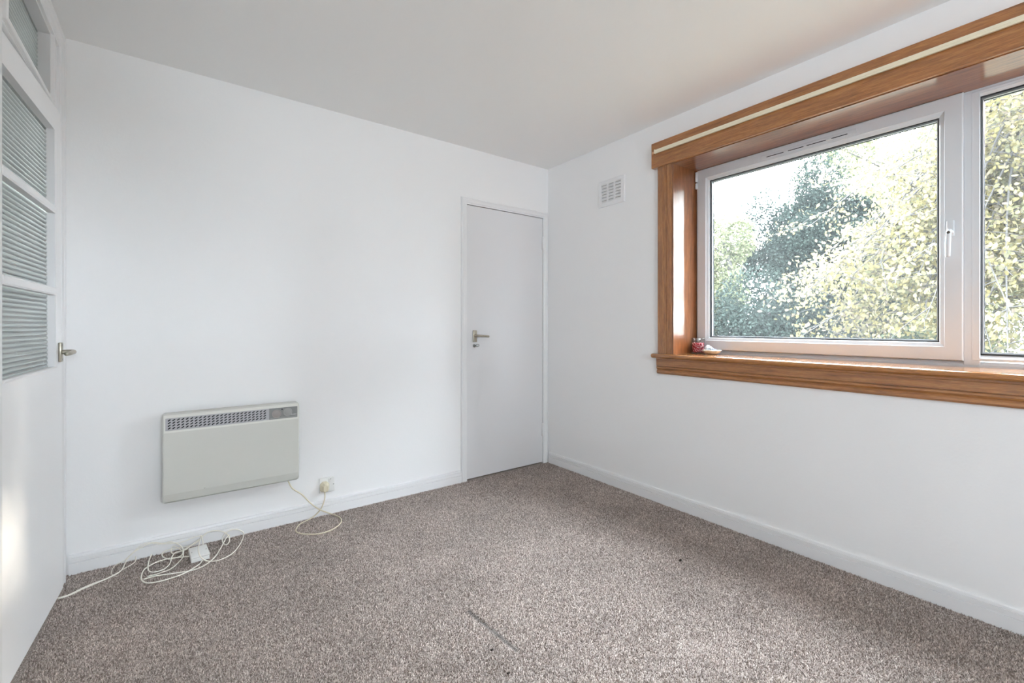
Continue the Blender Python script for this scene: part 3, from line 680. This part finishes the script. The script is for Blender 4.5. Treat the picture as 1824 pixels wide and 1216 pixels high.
# socket, heater flex with its plug
s = empty('wall_socket', (.7195, YA, .176), 'white single wall socket with a cream plug in it', 'socket')
bm = nb(); box(bm, (.6765, YA-.012, .133), (.7625, YA-.0005, .219), .003, 3); obj('faceplate', bm, M['socket'], s, True)
bm = nb(); box(bm, (.727, YA-.0165, .190), (.744, YA-.011, .212), .002, 2); obj('rocker_switch', bm, M['socket'], s, True)
bm = nb(); box(bm, (.733, YA-.0172, .2075), (.741, YA-.016, .2095)); obj('switch_mark', bm, M['dark'], s)
for xx in (.6835, .7555):
    bm = nb(); lathe(bm, [(0, 0), (.0034, 0), (.003, -.001), (0, -.001)], (xx, YA-.012, .1745), 'Y', 10); obj('screw', bm, M['steel'], s)
CORD = {'heater':[(0.496,2.765,0.27),(0.506,2.77,0.245),(0.527,2.775,0.203),(0.576,2.775,0.158),(0.621,2.77,0.1),(0.665,2.76,0.058),(0.731,2.793,0.006),(0.76,2.712,0.006),(0.757,2.648,0.006),(0.726,2.596,0.006),(0.67,2.558,0.006),(0.607,2.554,0.006),(0.548,2.598,0.006),(0.523,2.642,0.006),(0.528,2.689,0.006),(0.561,2.745,0.006),(0.613,2.777,0.006),(0.65,2.793,0.016),(0.681,2.785,0.051),(0.698,2.775,0.106),(0.699,2.775,0.146)],
'a':[(-0.407,2.587,0.006),(-0.384,2.584,0.006),(-0.352,2.59,0.006),(-0.319,2.619,0.006),(-0.284,2.641,0.006),(-0.246,2.655,0.006),(-0.22,2.678,0.006),(-0.199,2.706,0.006),(-0.191,2.765,0.006),(-0.183,2.793,0.02),(-0.162,2.793,0.042),(-0.136,2.793,0.055),(-0.111,2.793,0.065),(-0.085,2.793,0.068),(-0.052,2.793,0.054),(-0.018,2.793,0.051),(0.013,2.793,0.029),(0.028,2.725,0.03),(0.026,2.689,0.02),(0.006,2.698,0.006),(-0.024,2.7,0.006),(-0.047,2.737,0.006),(-0.053,2.772,0.01),(-0.038,2.778,0.02),(0.009,2.775,0.02),(0.065,2.771,0.02),(0.095,2.793,0.027),(0.105,2.793,0.047),(0.11,2.77,0.023),(0.11,2.74,0.016)],
'b':[(-0.383,2.576,0.006),(-0.349,2.583,0.006),(-0.313,2.612,0.006),(-0.278,2.633,0.006),(-0.241,2.656,0.006),(-0.211,2.68,0.006),(-0.194,2.712,0.006),(-0.173,2.734,0.006),(-0.154,2.767,0.006),(-0.152,2.793,0.019)],
'b2':[(-0.209,2.653,0.006),(-0.226,2.679,0.006),(-0.233,2.732,0.006),(-0.223,2.785,0.006),(-0.196,2.793,0.014),(-0.168,2.793,0.036),(-0.143,2.793,0.061),(-0.111,2.793,0.073),(-0.058,2.793,0.052),(0.023,2.793,0.039),(0.072,2.793,0.049),(0.105,2.793,0.049)],
'c':[(0.057,2.676,0.006),(0.009,2.691,0.008),(-0.031,2.709,0.006),(-0.075,2.699,0.006),(-0.112,2.66,0.006),(-0.122,2.605,0.006),(-0.119,2.548,0.006),(-0.099,2.507,0.006),(-0.064,2.491,0.006),(-0.016,2.492,0.006),(0.033,2.507,0.006),(0.086,2.556,0.006),(0.1,2.583,0.012)],
'd':[(-0.094,2.793,0.012),(-0.101,2.747,0.006),(-0.103,2.672,0.006),(-0.095,2.617,0.006),(-0.073,2.597,0.006),(-0.042,2.605,0.006),(-0.022,2.65,0.006),(-0.016,2.699,0.012),(-0.003,2.725,0.02),(0.023,2.729,0.02),(0.043,2.739,0.02),(0.072,2.763,0.03),(0.094,2.793,0.032)],
'e':[(0.101,2.78,0.039),(0.088,2.651,0.05),(0.088,2.569,0.05),(0.102,2.552,0.03),(0.129,2.561,0.006),(0.166,2.549,0.006),(0.218,2.581,0.006),(0.258,2.66,0.006),(0.288,2.766,0.006),(0.284,2.793,0.022),(0.247,2.793,0.043),(0.211,2.793,0.035),(0.196,2.793,0.012),(0.193,2.726,0.012),(0.206,2.705,0.006),(0.222,2.744,0.006),(0.222,2.793,0.016),(0.201,2.793,0.041),(0.167,2.793,0.057),(0.13,2.793,0.058),(0.108,2.793,0.041)],
'f':[(-0.113,2.552,0.006),(-0.077,2.555,0.006),(-0.016,2.536,0.006),(0.059,2.515,0.006),(0.112,2.537,0.006),(0.152,2.599,0.006),(0.178,2.675,0.006),(0.195,2.725,0.012),(0.212,2.782,0.012),(0.228,2.793,0.019)],
'g':[(-0.102,2.573,0.006),(-0.066,2.572,0.006),(-0.017,2.59,0.006),(0.015,2.651,0.006),(0.029,2.679,0.015),(0.023,2.721,0.025),(-0.004,2.781,0.03),(-0.018,2.785,0.02),(-0.014,2.729,0.02),(0.009,2.747,0.01),(0.05,2.756,0.02)],
}
fx_ = empty('heater_flex', (.66, 2.66, 0), 'cream power flex looping on the carpet from the heater to the wall socket', 'power cord')
bm = nb()
hp = [Vector((.705, YA-.013, .178)), Vector((.705, YA-.040, .178))]
for (yy, hw, z0, z1) in ((YA-.0125, .0245, .150, .200),):
    P8 = []
    rings = []
    for yy2, a, b_, t_ in ((YA-.0125, .025, .146, .200), (YA-.026, .025, .146, .200), (YA-.030, .022, .149, .197), (YA-.046, .014, .146, .190), (YA-.049, .011, .149, .186)):
        rings.append([bm.verts.new((.703+dx_, yy2, zz)) for dx_, zz in ((-a, b_+.006), (-a+.006, b_), (a-.006, b_), (a, b_+.006), (a, t_-min(.014, a*.7)), (a-min(.014, a*.7), t_), (-a+min(.014, a*.7), t_), (-a, t_-min(.014, a*.7)))])
    for a, b in zip(rings, rings[1:]):
        for k in range(8): bm.faces.new((a[k], a[(k+1) % 8], b[(k+1) % 8], b[k]))
    bm.faces.new(rings[0]); bm.faces.new(rings[-1])
obj('plug', bm, M['cream'], fx_, False)
def cable(name, pts, r, m, parent, sub=6, n=8):
    pts = [(p[0], p[1], max(p[2], r+.004)) for p in pts]
    bm = nb(); tube(bm, fillet(pts, sub), r, n); return obj(name, bm, m, parent, True)
cable('flex', CORD['heater'], .0034, M['flex'], fx_)
tg = empty('coiled_extension_cable', (.05, 2.66, 0), 'off-white cable in a loose tangle on the carpet below the heater', 'cable')
for k_, r_ in (('a', .0026), ('b', .0024), ('b2', .0016), ('c', .0028), ('d', .0026), ('e', .0028), ('f', .0028), ('g', .0024)):
    cable('cable_strand', CORD[k_], r_, M['cable'], tg)
jb = empty('junction_box', (.09, 2.65, 0), 'small white plastic box lying on the carpet in the cable tangle', 'junction box')
bm = nb(); box(bm, (-.036, -.058, .006), (.036, .060, .024), .002, 2); box(bm, (-.037, -.060, .024), (.037, .062, .033), .003, 3)
bx = obj('box_body', bm, M['socket'], None, True); bx.parent = jb
for xx in (-.029, .029):
    bm = nb(); lathe(bm, [(0, 0), (.0032, 0), (.0028, .001), (0, .001)], (xx, .0, .0325), 'Z', 10); o = obj('screw', bm, M['steel']); o.parent = jb
jb.rotation_euler = (0, 0, math.radians(4))

# ---------------------------------------------------------------- things on the sill
SZ = .943
j = empty('bead_jar', (2.618, 1.578, SZ), 'glass jar of red and pink beads in the corner of the wooden sill', 'jar')
jx, jy = 2.618, 1.578
bm = nb(); lathe(bm, [(0, .0005), (.038, .0005), (.0395, .004), (.0395, .088), (.0405, .094), (.039, .097), (.0375, .094), (.037, .088), (.037, .006), (0, .006)], (jx, jy, SZ), 'Z', 32); obj('jar_glass', bm, M['jarglass'], j, True)
def beads(name, col, seed, n):
    r = random.Random(seed); bm = nb()
    for k in range(n):
        a = r.uniform(0, 6.283); rr = .0335*math.sqrt(r.uniform(.35, 1)); z = r.uniform(.010, .066)
        bmesh.ops.create_icosphere(bm, subdivisions=1, radius=.0034, matrix=Matrix.Translation((jx+rr*math.cos(a), jy+rr*math.sin(a), SZ+z)))
    o = obj(name, bm, col, j, True); o['kind'] = 'stuff'; return o
beads('red_beads', M['bead_red'], 1, 620); beads('pink_beads', M['bead_pink'], 2, 420)
bm = nb(); lathe(bm, [(0, .069), (.012, .069), (.016, .074), (.016, .090), (.014, .094), (0, .094)], (jx-.008, jy-.004, SZ), 'Z', 20); obj('tealight', bm, M['steel'], j, True)
sx, sy = 2.600, 1.478
bm = nb(); n = 28; pf = [(0, .0006), (.022, .0006), (.034, .006), (.046, .017), (.052, .026), (.0495, .0275), (.043, .019), (.031, .009), (.018, .0045), (0, .004)]
lathe(bm, pf, (sx, sy, SZ), 'Z', 40)
for vv in bm.verts:
    a = math.atan2(vv.co.y-sy, vv.co.x-sx); d = math.hypot(vv.co.x-sx, vv.co.y-sy); k = 1+.05*math.cos(9*a)*(d/.05); vv.co.x = sx+(vv.co.x-sx)*k; vv.co.y = sy+(vv.co.y-sy)*k*1.06
props(obj('shell_dish', bm, M['ceramic'], None, True), 'small pearly shell-shaped dish on the sill beside the jar', 'dish')
bm = nb(); bmesh.ops.create_icosphere(bm, subdivisions=3, radius=.021, matrix=Matrix.Translation((sx+.002, sy+.024, SZ+.034)))
for vv in bm.verts: vv.co += Vector([rnd.uniform(-.0022, .0022) for _ in range(3)])
props(obj('crumpled_tissue', bm, M['paper']), 'crumpled white tissue in the shell dish', 'tissue')
bm = nb()
n = 7; grid = [[bm.verts.new((sx+(-.02+.04*i/n)+.004*math.sin(j_*1.3), sy-.012+(.028-.056*j_/n), SZ+.024+.016*(1-j_/n)+.005*math.sin(i*1.1+j_*.8))) for i in range(n+1)] for j_ in range(n+1)]
for a in range(n):
    for b in range(n): bm.faces.new((grid[a][b], grid[a+1][b], grid[a+1][b+1], grid[a][b+1]))
r_ = bmesh.ops.solidify(bm, geom=list(bm.faces), thickness=.0012)
props(obj('folded_wrapper', bm, M['cotton']), 'folded grey-blue paper scrap lying in the shell dish', 'paper')

# ceiling pendant, of which only the lampholder tip shows
pd = empty('ceiling_pendant', (1.06, 1.235, H), 'cream pendant lampholder hanging from the ceiling at the top edge', 'lamp')
bm = nb(); lathe(bm, [(0, 0), (.048, 0), (.046, -.010), (.030, -.022), (.010, -.026), (0, -.026)], (1.06, 1.235, H), 'Z', 28); obj('ceiling_rose', bm, M['cream'], pd, True)
bm = nb(); lathe(bm, [(0, -.026), (.004, -.026), (.004, -.045), (.012, -.047), (.0175, -.060), (.018, -.088), (.0165, -.0925), (.013, -.0925), (.012, -.080), (0, -.078)], (1.06, 1.235, H), 'Z', 24); obj('lampholder', bm, M['cream'], pd, True)

# specks on the carpet
for nm, x, y, s_, lab in (('lint', 1.915, 1.245, .009, 'dark speck of fluff on the carpet near the window wall skirting'), ('lint', .868, 1.285, .006, 'tiny dark crumb on the carpet left of the pressed crease'), ('lint', .853, 1.168, .006, 'tiny dark crumb on the carpet nearest the bottom edge, below the pressed crease')):
    bm = nb(); bmesh.ops.create_icosphere(bm, subdivisions=2, radius=s_, matrix=Matrix.Translation((x, y, .006+s_*.25)) @ Matrix.Diagonal((1, .6, .35, 1)))
    for vv in bm.verts: vv.co += Vector([rnd.uniform(-.2, .2)*s_ for _ in range(3)])
    props(obj(nm, bm, M['lint']), lab, 'lint')

# ---------------------------------------------------------------- garden beyond the window
GZ = -.6
bm = nb(); box(bm, (XC-.6, -14, GZ-.4), (XB+.33, YF-.12, GZ)); props(obj('ground_reflector', bm, M['reflector']), 'pale paving added behind the house to bounce daylight indoors', kind='structure')  # unseen slab added to throw daylight up onto the ceiling
bm = nb(); box(bm, (XB+.34, -60, GZ-.5), (120, 90, GZ)); props(obj('ground', bm, M['ground']), 'rough grassy ground outside the window', kind='structure')
def leaf_cloud(P, size, rs, droop=.3, kind='oval', jit=.25):
    """P (n,3) centres -> folded leaves of 6 vertices / 4 triangles"""
    n = len(P); s = size*(1+rs.uniform(-jit, jit, n))
    a = rs.normal(0, 1, (n, 3)); a[:, 2] -= droop*2; a /= np.linalg.norm(a, axis=1)[:, None]
    b = np.cross(a, rs.normal(0, 1, (n, 3))); b /= np.linalg.norm(b, axis=1)[:, None]
    c = np.cross(a, b)
    shp = [(-.5, 0, 0), (-.12, .30, .08), (.25, .24, .08), (.5, 0, 0), (.25, -.24, .08), (-.12, -.30, .08)]
    V = np.stack([P+s[:, None]*(u*a+v_*b+w_*c) for u, v_, w_ in shp], 1)
    F = np.array([[0, 3, 2, 1], [0, 5, 4, 3]])[None]+(np.arange(n)*6)[:, None, None]
    return V.reshape(-1, 3), F.reshape(-1, 4)
def bush_points(c, r, n, rs, lumps=14, shell=.35):
    big = lumps > 30
    """points on a lumpy crown"""
    d = rs.normal(0, 1, (lumps, 3)); d /= np.linalg.norm(d, axis=1)[:, None]
    lc = d*(rs.uniform(.45, 1.0, (lumps, 1)) if big else rs.uniform(.35, .75, (lumps, 1))); lr = rs.uniform(.16, .42, lumps) if big else rs.uniform(.30, .55, lumps)
    k = rs.randint(0, lumps, n); e = rs.normal(0, 1, (n, 3)); e /= np.linalg.norm(e, axis=1)[:, None]
    p = lc[k]+e*(lr[k]*rs.uniform(1-shell, 1.08, n))[:, None]
    return p*np.array(r)+np.array(c)
def tree_trunk(base, top, r0, r1, rs, nb_=7, spread=1.5, wob=.1):
    bm = nb(); base = Vector(base); top = Vector(top)
    pts = [base.lerp(top, t/5)+Vector((rs.normal(0, wob), rs.normal(0, wob), 0))*(t > 0) for t in range(6)]
    sp = fillet(pts, 4); tube(bm, sp, lambda t: r0+(r1-r0)*t, 9)
    for i in range(nb_):
        s_ = sp[int(len(sp)*(.35+.6*i/nb_))]; a = rs.uniform(0, 6.283); L_ = spread*rs.uniform(.5, 1)
        e_ = s_+Vector((math.cos(a)*L_, math.sin(a)*L_, L_*rs.uniform(.1, .8))); m_ = s_.lerp(e_, .5)+Vector((0, 0, .12*L_))
        tube(bm, fillet([s_, m_, e_], 4), lambda t: r1*.7*(1-.8*t), 6)
    return bm
def bush(name, label, cat, c, r, n, size, m, seed, group=None, trunk=True, lumps=14):
    rs = np.random.RandomState(seed)
    e_ = empty(name, (c[0], c[1], GZ), label, cat, group)
    P = bush_points(c, r, n, rs, lumps); P = P[P[:, 2] > GZ+.05]
    V, F = leaf_cloud(P, size, rs)
    o = link_mesh('foliage', np_mesh('foliage', V, F), m, e_); o['kind'] = 'stuff'
    if trunk: obj('trunk', tree_trunk((c[0], c[1], GZ), (c[0], c[1], c[2]+r[2]*.5), .16, .05, rs, 8, r[0]*.7), M['bark'], e_, True)
    return e_
bush('evergreen_tree', 'tall dark evergreen tree in the middle of the window view', 'tree', (17.0, 6.0, 2.3), (2.0, 2.6, 3.7), 150000, .075, M['leaf_dark'], 11, lumps=60)
bush('evergreen_shrub', 'low dark evergreen shrub at the bottom left of the big window pane', 'shrub', (8.0, 3.75, .7), (.8, 1.15, 1.2), 32000, .05, M['leaf_dark'], 12, lumps=16)
bush('pale_green_tree', 'pale yellow-green tree at the left edge of the big window pane', 'tree', (11.4, 6.1, 2.4), (.8, 1.2, 1.7), 15000, .07, M['leaf_pale'], 13, lumps=12)
bush('broadleaf_tree', 'tall leafy tree far behind the yellow tree', 'tree', (22.5, 4.0, 4.2), (2.2, 4.6, 6.2), 110000, .11, M['leaf_pale'], 15, lumps=44)
bush('garden_shrub', 'dark shrub behind the yellow tree low in the view', 'shrub', (13.0, 2.6, .1), (1.1, 1.3, .9), 14000, .09, M['leaf_hedge'], 16, lumps=14)
bush('added_shade_tree', 'large unseen tree added right of the window to hold back daylight', 'tree', (11.0, -6.2, 3.9), (2.4, 2.0, 4.6), 32000, .16, M['leaf_hedge'], 50)  # added out of view to cut skylight on the back wall's right side
bush('added_shade_tree', 'large unseen tree added close to the house on the right to hold back daylight', 'tree', (6.0, -6.4, 3.9), (2.0, 2.0, 4.6), 32000, .16, M['leaf_hedge'], 51)  # second added tree, closing the sky gap nearer the house
bt = [(24, 16, 'nearer distant tree furthest left in the view'), (27, 9.6, 'nearer distant tree behind the tall evergreen'), (25.5, -4.4, 'nearer distant tree furthest right in the view'),
      (32, 19.6, 'farther distant tree furthest left in the view'), (32, 12.8, 'farther distant tree in the gap left of the tall evergreen'), (32, 6, 'farther distant tree hidden behind the tall evergreen'), (32, -.8, 'farther distant tree behind the autumn tree')]
for i, (x, y, lab) in enumerate(bt):
    bush('background_tree', lab, 'tree', (x, y, 1.6), (2.3, 2.5, 3.2 if y < 8 else 2.4), 9000, .2, M['leaf_hedge'], 30+i, 'trees at the far side of the garden')

# yellow autumn tree: trunk, drooping boughs, twigs, leaves
def yellow_tree():
    rs = np.random.RandomState(21)
    base = Vector((11.2, .55, GZ)); root = empty('autumn_tree', tuple(base), 'near tree with drooping boughs of yellow autumn leaves filling the right half of the window', 'tree')
    bm = nb(); sp = fillet([base, base+Vector((.1, .05, 1.6)), base+Vector((-.1, .1, 3.2)), base+Vector((-.35, .0, 4.8)), base+Vector((-.3, -.1, 6.4))], 6)
    tube(bm, sp, lambda t: .17*(1-.65*t), 12); obj('trunk', bm, M['bark'], root, True)
    bb = nb(); tw = nb(); pts = []
    for i in range(200):
        s_ = sp[int(len(sp)*(.38+.6*rs.uniform()))-1]
        tx = rs.uniform(6.3, 10.4); ty = rs.uniform(-2.8, 3.2); tz = rs.uniform(.5, 5.4)
        if ty > 2.3 and (tx > 8.6 or tz > 4 or rs.uniform() < .3): continue
        if 2.1 < ty < 2.9 and 1.7 < tz < 2.8: continue
        # the left hand boughs droop lower
        if i >= 165: tx, ty, tz = rs.uniform(6.6, 8.2), rs.uniform(1.0, 3.0), rs.uniform(.6, 1.9)
        e_ = Vector((tx, ty, tz)); m_ = s_.lerp(e_, .55)+Vector((rs.normal(0, .25), rs.normal(0, .25), .35+.3*rs.uniform()))
        path = fillet([s_, m_, e_], 10); tube(bb, path, lambda t: .024*(1-.85*t), 5)
        for k in range(9):
            q0 = path[int(len(path)*(.40+.58*k/9))]; a = rs.normal(0, 1, 3); a[2] = a[2]*.35-.25; a /= np.linalg.norm(a)
            L_ = rs.uniform(.35, .85); q1 = q0+Vector(a)*L_; q1.z -= .18*L_
            tp = fillet([q0, q0.lerp(q1, .5)+Vector((0, 0, .05)), q1], 4); tube(tw, tp, lambda t: .007*(1-.7*t), 4)
            for _ in range(44):
                c_ = tp[rs.randint(2, len(tp))]; pts.append(np.array(c_)+rs.normal(0, .075, 3))
    obj('bough', bb, M['bark'], root, True)['kind'] = 'stuff'; obj('twig', tw, M['bark'], root)['kind'] = 'stuff'
    P = np.array(pts)
    # nearest leaves become leaves of their own
    dist = np.linalg.norm(P-np.array([0, 0, 1.113]), axis=1)
    order = np.argsort(dist); near = order[:240]; far = order[240:]
    V, F = leaf_cloud(P[far], .060, rs, droop=.5)
    link_mesh('foliage', np_mesh('foliage', V, F), M['leaf_yellow'], root)['kind'] = 'stuff'
    V, F = leaf_cloud(np.zeros((1, 3)), .064, rs, jit=0); lm = np_mesh('leaf', V, F); lm.materials.append(M['leaf_yellow'])
    for k in near:
        o = bpy.data.objects.new('leaf', lm); C.objects.link(o); o.parent = root; o.location = Vector(P[k])-base; o.rotation_euler = tuple(rs.uniform(0, 6.28, 3))
yellow_tree()
